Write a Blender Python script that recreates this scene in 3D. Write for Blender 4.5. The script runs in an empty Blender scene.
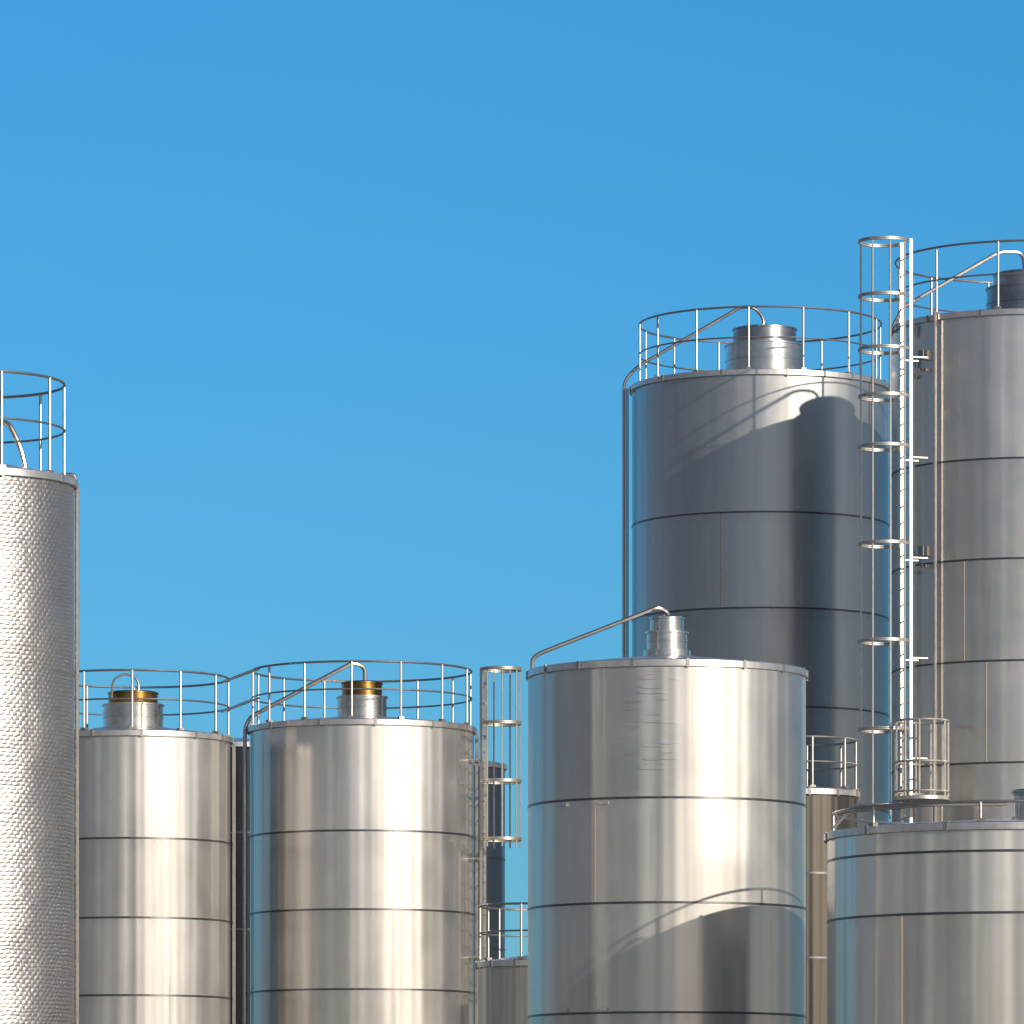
import bpy, bmesh, math, random
from mathutils import Vector, Matrix
random.seed(7)
sc = bpy.context.scene
sc.view_settings.view_transform = 'Standard'
sc.view_settings.look = 'None'
sc.view_settings.exposure = 0
COL = sc.collection
SUN_AZ = math.radians(141)     # clockwise from +Y
SUN_EL = math.radians(19)

# ------------------------------------------------------------ node helpers
class NT:
    def __init__(s, nt):
        s.nt = nt; s.n = nt.nodes; s.l = nt.links
    def add(s, t, **k):
        n = s.n.new(t)
        for a, v in k.items(): setattr(n, a, v)
        return n
    def set(s, sock, v):
        if isinstance(v, bpy.types.NodeSocket): s.l.new(v, sock)
        elif v is not None: sock.default_value = v
    def math(s, op, a, b=None, c=None, clamp=False):
        n = s.add('ShaderNodeMath', operation=op, use_clamp=clamp)
        s.set(n.inputs[0], a)
        if b is not None: s.set(n.inputs[1], b)
        if c is not None: s.set(n.inputs[2], c)
        return n.outputs[0]
    def comb(s, x, y, z):
        n = s.add('ShaderNodeCombineXYZ')
        s.set(n.inputs[0], x); s.set(n.inputs[1], y); s.set(n.inputs[2], z)
        return n.outputs[0]
    def noise(s, vec, scale, detail=2, rough=0.5):
        n = s.add('ShaderNodeTexNoise')
        s.set(n.inputs['Vector'], vec)
        n.inputs['Scale'].default_value = scale
        n.inputs['Detail'].default_value = detail
        n.inputs['Roughness'].default_value = rough
        return n.outputs['Fac']
    def maprange(s, v, a, b, c, d, interp='LINEAR'):
        n = s.add('ShaderNodeMapRange', interpolation_type=interp)
        s.set(n.inputs[0], v)
        for i, x in enumerate((a, b, c, d)): s.set(n.inputs[i+1], x)
        return n.outputs[0]
    def mix(s, f, a, b, mode='MIX'):
        n = s.add('ShaderNodeMix', data_type='RGBA', blend_type=mode)
        s.set(n.inputs[0], f); s.set(n.inputs[6], a); s.set(n.inputs[7], b)
        return n.outputs[2]

def newmat(name):
    m = bpy.data.materials.new(name); m.use_nodes = True
    t = NT(m.node_tree)
    b = t.n['Principled BSDF']
    return m, t, b

def cyl_coords(t):
    tc = t.add('ShaderNodeTexCoord')
    sp = t.add('ShaderNodeSeparateXYZ'); t.l.new(tc.outputs['Object'], sp.inputs[0])
    ang = t.math('ARCTAN2', sp.outputs[1], sp.outputs[0])
    return tc, sp, ang

def steel(name, base=(0.60, 0.588, 0.57), rough=0.235, aniso=0.5, z0=0.0, course=1.75, haze=0.36, dents=0.0, wav=1.0, seed=0.0, az=1.0, azf=6.0, stain=1.0):
    m, t, b = newmat(name)
    tc, sp, ang = cyl_coords(t)
    z = sp.outputs[2]
    cr = t.math('DIVIDE', t.math('SUBTRACT', z, z0), course)
    ci = t.math('MINIMUM', t.math('FLOOR', cr), 0.0)
    cx = t.math('COSINE', ang); sx = t.math('SINE', ang)
    off = t.math('ADD', t.math('MULTIPLY', ci, 7.31), seed)
    # broad panel waviness, different on every course of plates
    v1 = t.comb(t.math('ADD', t.math('MULTIPLY', cx, 2.4), off), t.math('MULTIPLY', sx, 2.4), t.math('MULTIPLY', z, 0.25))
    n1 = t.noise(v1, 1.4, 1)
    # rolled-sheet unevenness: same all the way up one shell, gives upright streaks
    v0 = t.comb(t.math('ADD', t.math('MULTIPLY', cx, azf), seed), t.math('MULTIPLY', sx, azf), t.math('MULTIPLY', z, 0.04))
    n0 = t.noise(v0, 1.0, 1, 0.5)
    # vertical staining
    v3 = t.comb(t.math('MULTIPLY', cx, 22.0), t.math('MULTIPLY', sx, 22.0), t.math('ADD', t.math('MULTIPLY', z, 0.5), off))
    n3 = t.noise(v3, 1.0, 4, 0.6)
    # blotches
    v4 = t.comb(t.math('MULTIPLY', cx, 3.0), t.math('MULTIPLY', sx, 3.0), t.math('MULTIPLY', z, 1.2))
    n4 = t.noise(v4, 1.1, 4, 0.55)
    wn = t.add('ShaderNodeTexWhiteNoise', noise_dimensions='1D')
    t.set(wn.inputs['W'], t.math('ADD', ci, 3.7 + seed))
    tone = t.maprange(wn.outputs[0], 0, 1, 0.91, 1.03)
    tone = t.math('MULTIPLY', tone, t.maprange(n3, 0.3, 0.7, 0.95, 1.04))
    tone = t.math('MULTIPLY', tone, t.maprange(n4, 0.3, 0.7, 0.95, 1.03))
    fr = t.math('FRACT', cr)
    grime = t.math('MULTIPLY', t.maprange(fr, 0.86, 1.0, 0, 1), t.maprange(n3, 0.42, 0.72, 0.0, 0.20))
    grime = t.math('MULTIPLY', grime, t.math('LESS_THAN', cr, 0.0))
    tone = t.math('SUBTRACT', tone, grime)
    warm = t.mix(t.maprange(n3, 0.60, 0.80, 0, 0.6*stain), (*base, 1), (base[0]*0.88, base[1]*0.80, base[2]*0.70, 1))
    vm = t.add('ShaderNodeVectorMath', operation='SCALE')
    t.l.new(warm, vm.inputs[0]); t.l.new(tone, vm.inputs['Scale'])
    h = t.math('MULTIPLY', n1, 0.008*wav)
    h = t.math('ADD', h, t.math('MULTIPLY', n0, 0.042*az))
    if dents > 0:
        v5 = t.comb(t.math('MULTIPLY', cx, 3.2), t.math('MULTIPLY', sx, 3.2), t.math('MULTIPLY', z, 11.0))
        n5 = t.maprange(t.noise(v5, 1.3, 1, 0.4), 0.56, 0.66, 0, 1, 'SMOOTHSTEP')
        msk = t.math('MULTIPLY', t.maprange(z, 7.6, 8.3, 0, 1), t.maprange(cx, -0.40, -0.30, 0, 1))
        msk = t.math('MULTIPLY', msk, t.maprange(cx, -0.05, 0.08, 1, 0))
        h = t.math('ADD', h, t.math('MULTIPLY', t.math('MULTIPLY', n5, msk), dents))
    bp = t.add('ShaderNodeBump'); bp.inputs['Strength'].default_value = 1.0; bp.inputs['Distance'].default_value = 1.0
    t.l.new(h, bp.inputs['Height'])
    tg = t.add('ShaderNodeTangent', direction_type='RADIAL', axis='Z')
    # polished lobe + broad satin haze lobe
    b2 = t.add('ShaderNodeBsdfPrincipled')
    for q, r0, r1, an in ((b, rough-0.015, rough+0.03, aniso), (b2, 0.50, 0.58, 0.2)):
        t.l.new(vm.outputs[0], q.inputs['Base Color'])
        q.inputs['Metallic'].default_value = 1.0
        t.l.new(t.maprange(n4, 0.3, 0.7, r0, r1), q.inputs['Roughness'])
        q.inputs['Anisotropic'].default_value = an
        t.l.new(tg.outputs[0], q.inputs['Tangent'])
        t.l.new(bp.outputs[0], q.inputs['Normal'])
    mx = t.add('ShaderNodeMixShader'); mx.inputs[0].default_value = haze
    t.l.new(b.outputs[0], mx.inputs[1]); t.l.new(b2.outputs[0], mx.inputs[2])
    t.l.new(mx.outputs[0], t.n['Material Output'].inputs['Surface'])
    return m

def plain(name, col, rough, metallic=1.0, var=0.12, nscale=9.0, bump=0.0):
    m, t, b = newmat(name)
    tc = t.add('ShaderNodeTexCoord')
    n = t.noise(tc.outputs['Object'], nscale, 4)
    k = t.maprange(n, 0.3, 0.7, 1-var, 1+var)
    vm = t.add('ShaderNodeVectorMath', operation='SCALE')
    vm.inputs[0].default_value = col; t.l.new(k, vm.inputs['Scale'])
    t.l.new(vm.outputs[0], b.inputs['Base Color'])
    b.inputs['Metallic'].default_value = metallic
    b.inputs['Roughness'].default_value = rough
    if bump:
        bp = t.add('ShaderNodeBump'); bp.inputs['Distance'].default_value = bump
        t.l.new(n, bp.inputs['Height']); t.l.new(bp.outputs[0], b.inputs['Normal'])
    return m

def stucco(name):
    m, t, b = newmat(name)
    tc, sp, ang = cyl_coords(t)
    u = t.math('MULTIPLY', ang, 1.47)
    z = sp.outputs[2]
    nz = t.noise(tc.outputs['Object'], 6.0, 2)
    nb = t.noise(tc.outputs['Object'], 1.2, 2)
    u2 = t.math('ADD', u, t.math('MULTIPLY', nz, 0.06))
    z2 = t.math('ADD', z, t.math('MULTIPLY', nz, 0.05))
    row = t.math('DIVIDE', z2, 0.054)
    par = t.math('MULTIPLY', t.math('FLOORED_MODULO', t.math('FLOOR', row), 2.0), 0.5)
    col_ = t.math('FRACT', t.math('ADD', t.math('DIVIDE', u2, 0.092), par))
    fr = t.math('FRACT', row)
    a = t.math('SINE', t.math('MULTIPLY', col_, math.pi))
    c = t.math('SINE', t.math('MULTIPLY', fr, math.pi))
    h = t.math('MULTIPLY', a, c)
    h2 = t.noise(tc.outputs['Object'], 14.0, 2)
    hh = t.math('ADD', t.math('MULTIPLY', h, 0.0048), t.math('MULTIPLY', h2, 0.008))
    hh = t.math('ADD', hh, t.math('MULTIPLY', nb, 0.05))
    bp = t.add('ShaderNodeBump'); bp.inputs['Distance'].default_value = 1.0
    t.l.new(hh, bp.inputs['Height']); t.l.new(bp.outputs[0], b.inputs['Normal'])
    col = t.mix(t.maprange(nb, 0.3, 0.7, 0, 1), (0.37, 0.37, 0.375, 1), (0.44, 0.435, 0.43, 1))
    t.l.new(col, b.inputs['Base Color'])
    b.inputs['Metallic'].default_value = 0.92
    b.inputs['Roughness'].default_value = 0.42
    return m

M_rail = plain('galvanised_rail', (0.38, 0.37, 0.36), 0.38, 0.9)
M_pipe = plain('pipe_steel', (0.42, 0.39, 0.36), 0.33, 0.95)
M_dark = plain('seam_dark', (0.13, 0.13, 0.14), 0.36, 0.95)
M_weld = plain('weld_bead', (0.46, 0.37, 0.29), 0.45, 0.8)
M_roof = plain('roof_steel', (0.62, 0.61, 0.60), 0.36, 0.9)
M_cap = plain('cap_steel', (0.58, 0.57, 0.55), 0.24, 1.0)
M_capdark = plain('cap_dull_steel', (0.36, 0.37, 0.39), 0.3, 1.0)
M_capdark2 = plain('cap_darker_steel', (0.30, 0.31, 0.33), 0.3, 1.0)  # darker plain steel for a lower cap drum
M_brass = plain('cap_brass', (0.30, 0.17, 0.055), 0.26, 1.0, 0.45, 5.0)
M_conc = plain('concrete', (0.36, 0.35, 0.33), 0.9, 0.0, 0.15, 2.0, 0.01)
M_lad = plain('ladder_galvanised', (0.54, 0.52, 0.48), 0.42, 0.8)
M_stucco = stucco('embossed_aluminium')
M_bracket = plain('bracket_steel', (0.30, 0.29, 0.28), 0.45, 0.8)

# ------------------------------------------------------------ mesh helpers
def obj(name, verts, faces, mats, parent=None, loc=(0, 0, 0), midx=None, smooth=True, sharp=30):
    me = bpy.data.meshes.new(name)
    me.from_pydata(verts, [], faces)
    for m in mats: me.materials.append(m)
    if midx:
        for p, i in zip(me.polygons, midx): p.material_index = i
    if smooth:
        me.polygons.foreach_set('use_smooth', [True]*len(me.polygons))
        me.set_sharp_from_angle(angle=math.radians(sharp))
    me.update()
    o = bpy.data.objects.new(name, me); COL.objects.link(o)
    o.location = loc
    if parent: o.parent = parent
    return o

def empty(name, loc):
    o = bpy.data.objects.new(name, None); COL.objects.link(o); o.location = loc
    o.empty_display_size = 0.3
    return o

class Buf:
    def __init__(s): s.v = []; s.f = []; s.mi = []
    def lathe(s, prof, mats, seg=144, c=(0, 0), closed_ends=True):
        b0 = len(s.v)
        for r, z in prof:
            for i in range(seg):
                a = 2*math.pi*i/seg
                s.v.append((c[0]+r*math.cos(a), c[1]+r*math.sin(a), z))
        for k in range(len(prof)-1):
            for i in range(seg):
                j = (i+1) % seg
                s.f.append((b0+k*seg+i, b0+k*seg+j, b0+(k+1)*seg+j, b0+(k+1)*seg+i))
                s.mi.append(mats[k])
        if closed_ends:
            s.f.append(tuple(b0+i for i in range(seg))[::-1]); s.mi.append(mats[0])
            s.f.append(tuple(b0+(len(prof)-1)*seg+i for i in range(seg))); s.mi.append(mats[-1])
    def tube(s, pts, r, seg=8, closed=False, mi=0):
        pts = [Vector(p) for p in pts]
        n = len(pts); b0 = len(s.v)
        up = None
        for k in range(n):
            if closed:
                d = (pts[(k+1) % n]-pts[k-1]).normalized()
            else:
                d = (pts[min(k+1, n-1)]-pts[max(k-1, 0)]).normalized()
            if up is None:
                up = Vector((0, 0, 1)) if abs(d.z) < 0.9 else Vector((1, 0, 0))
            a = (up-d*up.dot(d)).normalized(); up = a
            b = d.cross(a)
            for i in range(seg):
                t = 2*math.pi*i/seg
                s.v.append(tuple(pts[k]+(a*math.cos(t)+b*math.sin(t))*r))
        for k in range(n if closed else n-1):
            k2 = (k+1) % n
            for i in range(seg):
                j = (i+1) % seg
                s.f.append((b0+k*seg+i, b0+k*seg+j, b0+k2*seg+j, b0+k2*seg+i)); s.mi.append(mi)
        if not closed:
            s.f.append(tuple(b0+i for i in range(seg))[::-1]); s.mi.append(mi)
            s.f.append(tuple(b0+(n-1)*seg+i for i in range(seg))); s.mi.append(mi)
    def ring(s, R, z, r, c=(0, 0), seg=72, tilt=0, mi=0):
        s.tube([(c[0]+R*math.cos(2*math.pi*i/seg), c[1]+R*math.sin(2*math.pi*i/seg), z) for i in range(seg)], r, 8, True, mi)
    def box(s, c, size, rot=0.0, mi=0):
        b0 = len(s.v)
        ca, sa = math.cos(rot), math.sin(rot)
        for dz in (-.5, .5):
            for dx, dy in ((-.5, -.5), (.5, -.5), (.5, .5), (-.5, .5)):
                x, y = dx*size[0], dy*size[1]
                s.v.append((c[0]+x*ca-y*sa, c[1]+x*sa+y*ca, c[2]+dz*size[2]))
        for f in ((0, 3, 2, 1), (4, 5, 6, 7), (0, 1, 5, 4), (1, 2, 6, 5), (2, 3, 7, 6), (3, 0, 4, 7)):
            s.f.append(tuple(b0+i for i in f)); s.mi.append(mi)
    def make(s, name, mats, parent=None, loc=(0, 0, 0), sharp=30):
        return obj(name, s.v, s.f, mats, parent, loc, s.mi, True, sharp)

def smooth_path(pts, rad=0.12, n=5):
    pts = [Vector(p) for p in pts]
    out = [pts[0]]
    for i in range(1, len(pts)-1):
        p, a, b = pts[i], pts[i-1], pts[i+1]
        da = (a-p); db = (b-p)
        r = min(rad, da.length*0.45, db.length*0.45)
        s = p+da.normalized()*r; e = p+db.normalized()*r
        for k in range(n+1):
            t = k/n
            out.append(s*(1-t)**2+p*2*t*(1-t)+e*t*t)
    out.append(pts[-1])
    return out

# ------------------------------------------------------------ silo
def silo(loc, R, H, seams, body_mat, cone=0.22, rail=None, cap=None, rim=0.05, pipe=None, clamps=12,
         vseams=(), seam_mat=M_dark, post_n=12, post_phase=0.0, fittings=(), boxes=()):
    root = empty('storage_silo', (loc[0], loc[1], 0))
    sp = seams[-2]-seams[-1] if len(seams) > 1 else 1.75
    ss = sorted(seams)
    zz = ss[0]-sp
    while zz > 0.8:
        ss.insert(0, zz); zz -= sp
    prof = [(R, 0.3)]; mats = []
    hh = 0.016
    for z in ss:
        prof += [(R, z-hh), (R+0.008, z-hh), (R+0.008, z+hh), (R, z+hh)]
        mats += [0, 1, 1, 1]
    prof.append((R, H-0.10)); mats.append(0)
    b = Buf(); b.lathe(prof, mats, 160, closed_ends=True)
    b.make('shell', [body_mat, seam_mat], root)
    b = Buf()
    b.lathe([(R+0.003, H-0.11), (R+rim, H-0.10), (R+rim, H-0.01), (R+rim-0.02, H), (R*0.96, H+0.015),
             (R*0.6, H+0.015+(cone)*(0.96-0.6)/0.96), (R*0.3, H+0.015+cone*(0.66)/0.96), (0.05, H+0.015+cone)], [0]*7, 120)
    if clamps:
        for i in range(clamps):
            a = 2*math.pi*(i+0.3+random.uniform(-.12, .12))/clamps
            b.box(((R+rim)*math.cos(a), (R+rim)*math.sin(a), H-0.055), (0.02, 0.045, 0.12), a, 1)
    b.make('roof', [M_roof, M_bracket], root)
    if vseams or fittings or boxes:
        b = Buf()
        for ang, z0, z1 in vseams:
            a = math.radians(ang)
            b.tube([((R-0.002)*math.cos(a), (R-0.002)*math.sin(a), z0+0.02), ((R-0.002)*math.cos(a), (R-0.002)*math.sin(a), z1-0.02)], 0.010, 6)
        for ang, z, wd in fittings:      # lifting lugs / pads next to the lap joints
            a = math.radians(ang)
            b.box(((R+0.012)*math.cos(a), (R+0.012)*math.sin(a), z), (0.022, wd, 0.05), a, 1)
        for ang, z in boxes:             # pipe brackets and junction boxes
            a = math.radians(ang)
            b.box(((R+0.07)*math.cos(a), (R+0.07)*math.sin(a), z), (0.14, 0.12, 0.16), a, 2)
            b.box(((R+0.06)*math.cos(a), (R+0.06)*math.sin(a), z-0.25), (0.12, 0.05, 0.05), a, 2)
        b.make('weld_seams', [M_weld, M_roof, M_bracket], root)
    b = Buf(); b.lathe([(R+0.35, 0.0), (R+0.35, 0.25), (R+0.31, 0.3)], [0, 0], 64)
    b.make('plinth', [M_conc], root)
    if rail:
        b = Buf(); rr = rail.get('R', R*0.98); h = rail['h']; tr = 0.019
        b.ring(rr, H+h, tr)
        if h > 0.5: b.ring(rr, H+h*0.52, tr*0.8)
        for i in range(post_n):
            a = 2*math.pi*(i+post_phase)/post_n
            b.tube([(rr*math.cos(a), rr*math.sin(a), H-0.08), (rr*math.cos(a), rr*math.sin(a), H+h)], 0.020, 8)
            b.box((rr*math.cos(a), rr*math.sin(a), H+0.03), (0.09, 0.09, 0.04), a, 1)
        b.make('guard_rail', [M_rail, M_bracket], root)
    if cap:
        r, h, r2, h2 = cap['r'], cap['h'], cap['r2'], cap['h2']
        z0 = H+cap.get('z', 0.08)
        b = Buf()
        b.lathe([(r+0.05, z0-0.25), (r+0.05, z0+0.03), (r, z0+0.035), (r, z0+h*0.48), (r+0.012, z0+h*0.49), (r+0.012, z0+h*0.54), (r, z0+h*0.55), (r, z0+h-0.03),
                 (r+0.02, z0+h-0.03), (r+0.02, z0+h), (r2, z0+h+0.005), (r2, z0+h+h2-0.03), (r2+0.015, z0+h+h2-0.025), (r2+0.015, z0+h+h2), (r2*0.9, z0+h+h2+0.02), (0.04, z0+h+h2+0.03)],
                [0]*10+[1]*5, 72, c=cap.get('c', (0, 0)))
        b.make('vent_cap', [cap.get('mat0', M_cap), cap.get('mat', M_capdark)], root)
    if pipe:
        b = Buf()
        for p in pipe:
            b.tube(smooth_path(p['pts'], p.get('bend', 0.15)), p['r'], 10)
        b.make('fill_pipe', [M_pipe], root)
    return root

# left embossed silo
A = silo((-7.31, 80), 1.47, 11.60, [9.0-0.001, 5.0], M_stucco, cone=0.30, rail=dict(h=1.28, R=1.34), cap=dict(r=0.46, h=0.62, r2=0.50, h2=0.14, z=0.42),
         seam_mat=M_stucco, clamps=10, post_n=10, post_phase=0.25,
         pipe=[dict(pts=[(1.50, 0.12, 0.3), (1.50, 0.12, 11.55), (1.46, 0.1, 11.68), (1.36, 0.1, 11.68)], r=0.03),
               dict(pts=[(0.42, -0.2, 12.35), (0.62, -0.25, 12.33), (0.78, -0.3, 12.0), (0.85, -0.3, 11.7)], r=0.035)])

mB = steel('steel_B', z0=8.16, course=1.32, seed=1.3)
B = silo((-6.44, 102), 1.65, 9.97, [8.16, 6.83, 5.53], mB, rail=dict(h=1.0), cap=dict(r=0.51, h=0.46, r2=0.42, h2=0.20, z=0.10, mat=M_brass),
         post_n=12, post_phase=0.1,
         pipe=[dict(pts=[(-0.35, -0.3, 10.6), (-0.32, -0.3, 10.95), (-0.1, -0.2, 11.05), (0.1, -0.1, 10.95), (0.1, -0.1, 10.6)], r=0.02),
               dict(pts=[(1.72, -0.15, 0.3), (1.72, -0.15, 9.85)], r=0.03)])
mC = steel('steel_C', z0=8.40, course=1.345, seed=4.1, az=1.2)
C = silo((-2.60, 104), 1.94, 10.30, [8.40, 7.06, 5.70], mC, rail=dict(h=0.98), cap=dict(r=0.43, h=0.42, r2=0.35, h2=0.24, z=0.12, mat=M_brass),
         post_n=14, post_phase=0.35,
         pipe=[dict(pts=[(-2.02, -0.2, 0.3), (-2.02, -0.2, 10.3), (-1.92, -0.2, 10.48), (-0.15, -0.2, 11.42), (0.05, -0.1, 11.35), (0.05, -0.1, 11.0)], r=0.035),
               dict(pts=[(1.99, -0.25, 0.3), (1.99, -0.25, 10.2)], r=0.03)])
mF = steel('steel_F', z0=7.66, course=1.5, dents=0.0020, seed=2.2, wav=0.45, az=1.1)
F = silo((2.22, 86), 1.99, 9.60, [7.66, 6.19, 4.65], mF, cone=0.24, rail=None, cap=dict(r=0.29, h=0.30, r2=0.24, h2=0.20, z=0.27, mat=M_cap), rim=0.035, clamps=16,
         vseams=[(-122, 6.19, 7.66)], fittings=[(-118, 7.60, 0.16), (-139, 7.60, 0.2), (-118, 4.7, 0.14), (-138, 4.7, 0.14)],
         pipe=[dict(pts=[(-1.93, -0.15, 9.5), (-1.93, -0.15, 9.78), (-1.80, -0.15, 9.86), (-0.12, -0.1, 10.52), (0.02, 0, 10.46), (0.02, 0, 10.2)], r=0.03)])
mD = steel('steel_D', z0=14.49, course=1.74, base=(0.47, 0.475, 0.475), rough=0.25, seed=6.4, az=0.6)
D = silo((4.55, 110), 2.35, 17.05, [14.49, 12.77, 11.0], mD, cone=0.30, rail=dict(h=1.14, R=2.22), cap=dict(r=0.72, h=0.60, r2=0.58, h2=0.30, z=0.16, c=(0.08, 0), mat=M_capdark),
         vseams=[(-110, 12.77, 14.49)], post_n=14, post_phase=0.2,
         pipe=[dict(pts=[(-2.50, -0.1, 0.3), (-2.50, -0.1, 17.15), (-2.25, -0.1, 17.42), (-0.35, -0.2, 18.5), (-0.1, -0.2, 18.48), (0.06, -0.1, 18.3), (0.06, -0.1, 17.9)], r=0.03),
               dict(pts=[(-2.44, -0.2, 0.3), (-2.44, -0.2, 17.0)], r=0.025)])
mE = steel('steel_E', z0=14.69, course=1.72, seed=9.7, base=(0.66, 0.64, 0.61))
E = silo((8.93, 104), 2.34, 17.22, [14.69, 12.99, 11.26, 9.53], mE, cone=0.25, rail=dict(h=1.16, R=2.28), cap=dict(r=0.70, h=0.58, r2=0.58, h2=0.24, z=0.12, mat=M_capdark, mat0=M_capdark2),
         vseams=[(-122, 11.26, 12.99), (-112, 9.53, 11.26)], post_n=12, post_phase=0.42, boxes=[(-142, 16.55), (-142, 13.2)],
         pipe=[dict(pts=[(-1.72, -1.72, 0.3), (-1.72, -1.72, 17.25)], r=0.035),
               dict(pts=[(-2.4, -0.6, 17.1), (-2.2, -0.6, 17.5), (-0.5, -0.4, 18.5), (-0.1, -0.3, 18.5), (-0.05, -0.2, 18.1)], r=0.03),
               dict(pts=[(-2.05, -1.25, 0.3), (-2.05, -1.25, 17.1)], r=0.03)])
mG = steel('steel_G', z0=5.76, course=1.6, seed=14.6, az=2.2, azf=6.0, base=(0.70, 0.68, 0.65))
G = silo((6.72, 81), 2.46, 6.95, [6.57, 5.76, 4.16], mG, cone=0.20, rail=dict(h=0.27, R=2.38), cap=dict(r=0.20, h=0.30, r2=0.22, h2=0.08, z=0.15, c=(0.2, -0.6), mat=M_capdark),
         vseams=[(-130, 4.16, 5.76)], post_n=9, post_phase=0.4,
         pipe=[dict(pts=[(-2.4, -0.4, 7.0), (-2.2, -0.4, 7.22), (-1.2, -0.8, 7.28), (-0.1, -0.7, 7.30)], r=0.022)])
mH = steel('steel_H', z0=4.4, course=1.6, seed=3.2, base=(0.5, 0.48, 0.45))
Hs = silo((0.45, 97), 1.0, 5.93, [4.4, 2.8], mH, cone=0.12, rail=dict(h=0.9), post_n=9, post_phase=0.3)
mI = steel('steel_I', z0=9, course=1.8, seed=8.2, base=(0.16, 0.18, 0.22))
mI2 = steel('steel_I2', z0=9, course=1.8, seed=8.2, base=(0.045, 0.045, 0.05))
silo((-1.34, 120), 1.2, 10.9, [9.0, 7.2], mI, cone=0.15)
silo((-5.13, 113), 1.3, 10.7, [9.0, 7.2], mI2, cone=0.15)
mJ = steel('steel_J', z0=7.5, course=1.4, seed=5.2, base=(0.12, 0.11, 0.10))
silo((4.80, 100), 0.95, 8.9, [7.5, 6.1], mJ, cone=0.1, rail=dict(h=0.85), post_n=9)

# ------------------------------------------------------------ caged ladder
def ladder(loc, z0, z1, face, cage_r, hoops, cage_z0, w=0.40, name='caged_ladder', nbars=7):
    root = empty(name, (loc[0], loc[1], 0))
    b = Buf()
    fx, fy = math.cos(face), math.sin(face)
    sx, sy = -fy, fx
    for sgn in (-1, 1):
        c = (sx*w/2*sgn, sy*w/2*sgn)
        b.box((c[0], c[1], (z0+z1)/2), (0.050, 0.016, z1-z0), face, 0)
    z = z0+0.15
    while z < z1-0.05:
        b.tube([(-sx*w/2, -sy*w/2, z), (sx*w/2, sy*w/2, z)], 0.013, 6); z += 0.28
    cc = (fx*cage_r*0.95, fy*cage_r*0.95)
    a0 = face-math.radians(150); a1 = face+math.radians(150)
    for hz in hoops:
        pts = [(sx*-w/2, sy*-w/2, hz)]
        for i in range(25):
            a = a0+(a1-a0)*i/24
            pts.append((cc[0]+cage_r*math.cos(a), cc[1]+cage_r*math.sin(a), hz))
        pts.append((sx*w/2, sy*w/2, hz))
        b.tube(pts, 0.016, 6); b.tube([(p[0], p[1], p[2]-0.03) for p in pts], 0.016, 6)
    for i in range(nbars):
        a = face+math.radians(-125+250*i/(nbars-1))
        x, y = cc[0]+(cage_r-0.01)*math.cos(a), cc[1]+(cage_r-0.01)*math.sin(a)
        b.tube([(x, y, cage_z0), (x, y, hoops[0])], 0.016, 6)
    z = z0+0.8
    while z < z1-1.2:
        for sgn in (-1, 1):
            x, y = sx*w/2*sgn, sy*w/2*sgn
            b.tube([(x, y, z), (x-fx*0.30, y-fy*0.30, z)], 0.018, 6)
        z += 1.7
    b.make('ladder_and_cage', [M_lad], root)
    return root
L1 = ladder((6.70, 101.9), 2.0, 18.40, math.radians(180+18), 0.43, [18.38, 17.45, 16.55, 15.75, 14.9, 13.25, 11.6, 10.1, 8.8], 8.6, w=0.42, nbars=7)
b = Buf()
bx, by = 6.92, 101.4
for z in (9.0, 9.5, 10.20):
    b.ring(0.45, z, 0.020, (0, 0), 32)
for i in range(11):
    a = 2*math.pi*i/11
    b.tube([(0.45*math.cos(a), 0.45*math.sin(a), 8.9), (0.45*math.cos(a), 0.45*math.sin(a), 10.20)], 0.019, 6)
b.lathe([(0.47, 8.86), (0.47, 8.92)], [0], 32)
r = empty('ladder_landing', (bx, by, 0)); b.make('landing_rail', [M_lad], r)
L2 = ladder((-0.50, 103.5), 5.5, 11.30, math.radians(-12), 0.34, [11.28, 10.35, 9.35, 8.35], 8.2, w=0.30, nbars=6)

b = Buf()
for dz in (0, 0.5):
    b.tube([(-4.85, 102.1, 10.45+dz), (-4.35, 103.2, 10.75+dz)], 0.02, 6)
    b.tube([(-4.9, 101.3, 10.35+dz), (-4.45, 102.9, 10.7+dz)], 0.02, 6)
r = empty('walkway_bridge', (0, 0, 0)); b.make('bridge_rail', [M_rail], r)

# ------------------------------------------------------------ ground
def ground():
    m, t, bs = newmat('yard_ground')
    tc = t.add('ShaderNodeTexCoord')
    n = t.noise(tc.outputs['Object'], 0.05, 6, 0.6); n2 = t.noise(tc.outputs['Object'], 3.0, 5, 0.6)
    c = t.mix(n, (0.22, 0.19, 0.15, 1), (0.32, 0.29, 0.24, 1))
    c = t.mix(t.maprange(n2, 0.3, 0.7, 0, 0.4), c, (0.16, 0.15, 0.13, 1))
    t.l.new(c, bs.inputs['Base Color']); bs.inputs['Roughness'].default_value = 0.95
    s = 6000
    obj('ground', [(-s, -s, 0), (s, -s, 0), (s, s, 0), (-s, s, 0)], [(0, 1, 2, 3)], [m], smooth=False)
ground()

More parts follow.
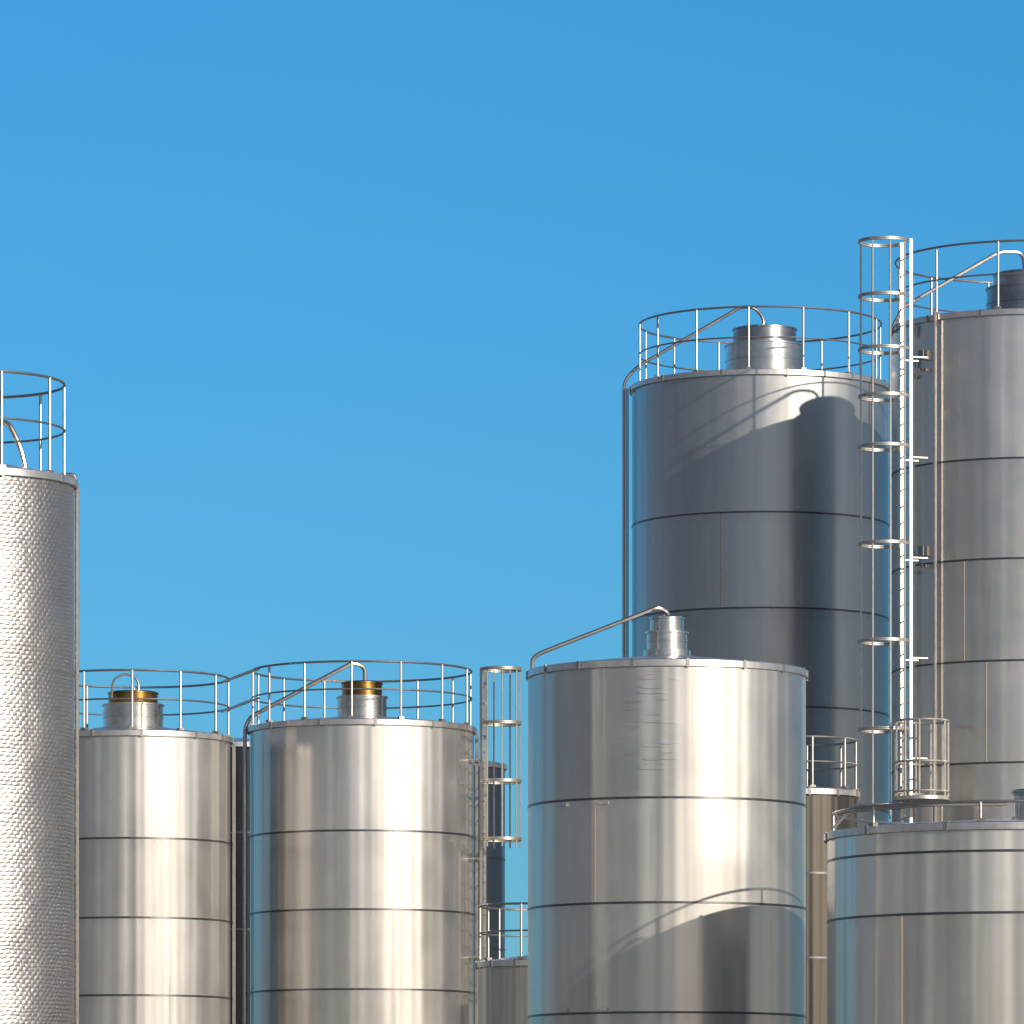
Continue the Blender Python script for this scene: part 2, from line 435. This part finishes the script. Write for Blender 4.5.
# ------------------------------------------------------------ sky / sun
w = bpy.data.worlds.new('World'); sc.world = w; w.use_nodes = True
t = NT(w.node_tree)
bg = t.n['Background']
sky = t.add('ShaderNodeTexSky', sky_type='NISHITA')
sky.sun_disc = False; sky.sun_elevation = SUN_EL; sky.sun_rotation = SUN_AZ
sky.air_density = 1.0; sky.dust_density = 0.3; sky.ozone_density = 3.0; sky.altitude = 0
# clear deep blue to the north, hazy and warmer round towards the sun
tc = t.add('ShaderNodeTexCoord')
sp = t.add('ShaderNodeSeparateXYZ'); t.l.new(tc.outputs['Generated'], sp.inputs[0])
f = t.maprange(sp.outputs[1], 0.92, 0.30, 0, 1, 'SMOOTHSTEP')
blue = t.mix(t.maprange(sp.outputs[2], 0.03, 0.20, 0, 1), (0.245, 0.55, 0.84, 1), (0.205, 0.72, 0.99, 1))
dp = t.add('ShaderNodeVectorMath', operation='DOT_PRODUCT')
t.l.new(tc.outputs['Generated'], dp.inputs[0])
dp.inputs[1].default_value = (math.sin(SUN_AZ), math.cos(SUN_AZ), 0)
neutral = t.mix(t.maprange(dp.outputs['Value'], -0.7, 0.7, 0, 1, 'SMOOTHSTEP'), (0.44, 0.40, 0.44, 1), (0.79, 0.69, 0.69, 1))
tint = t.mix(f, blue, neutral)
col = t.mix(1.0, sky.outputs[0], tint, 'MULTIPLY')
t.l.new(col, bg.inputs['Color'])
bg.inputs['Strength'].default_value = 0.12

sd = Vector((math.sin(SUN_AZ)*math.cos(SUN_EL), math.cos(SUN_AZ)*math.cos(SUN_EL), math.sin(SUN_EL)))
sl = bpy.data.lights.new('sun', 'SUN'); sl.energy = 4.8; sl.angle = math.radians(0.6); sl.color = (1.0, 0.89, 0.74)
so = bpy.data.objects.new('sun', sl); COL.objects.link(so)
so.rotation_euler = (-sd).to_track_quat('-Z', 'Y').to_euler()
so.location = (30, -30, 40)

# ------------------------------------------------------------ camera
cam = bpy.data.cameras.new('camera'); co = bpy.data.objects.new('camera', cam); COL.objects.link(co)
co.location = (0, 0, 1.6); co.rotation_euler = (math.radians(90), 0, 0)
cam.sensor_width = 36; cam.lens = 6000/1024*36
cam.shift_y = (1230-512)/1024
cam.clip_start = 0.5; cam.clip_end = 20000
sc.camera = co
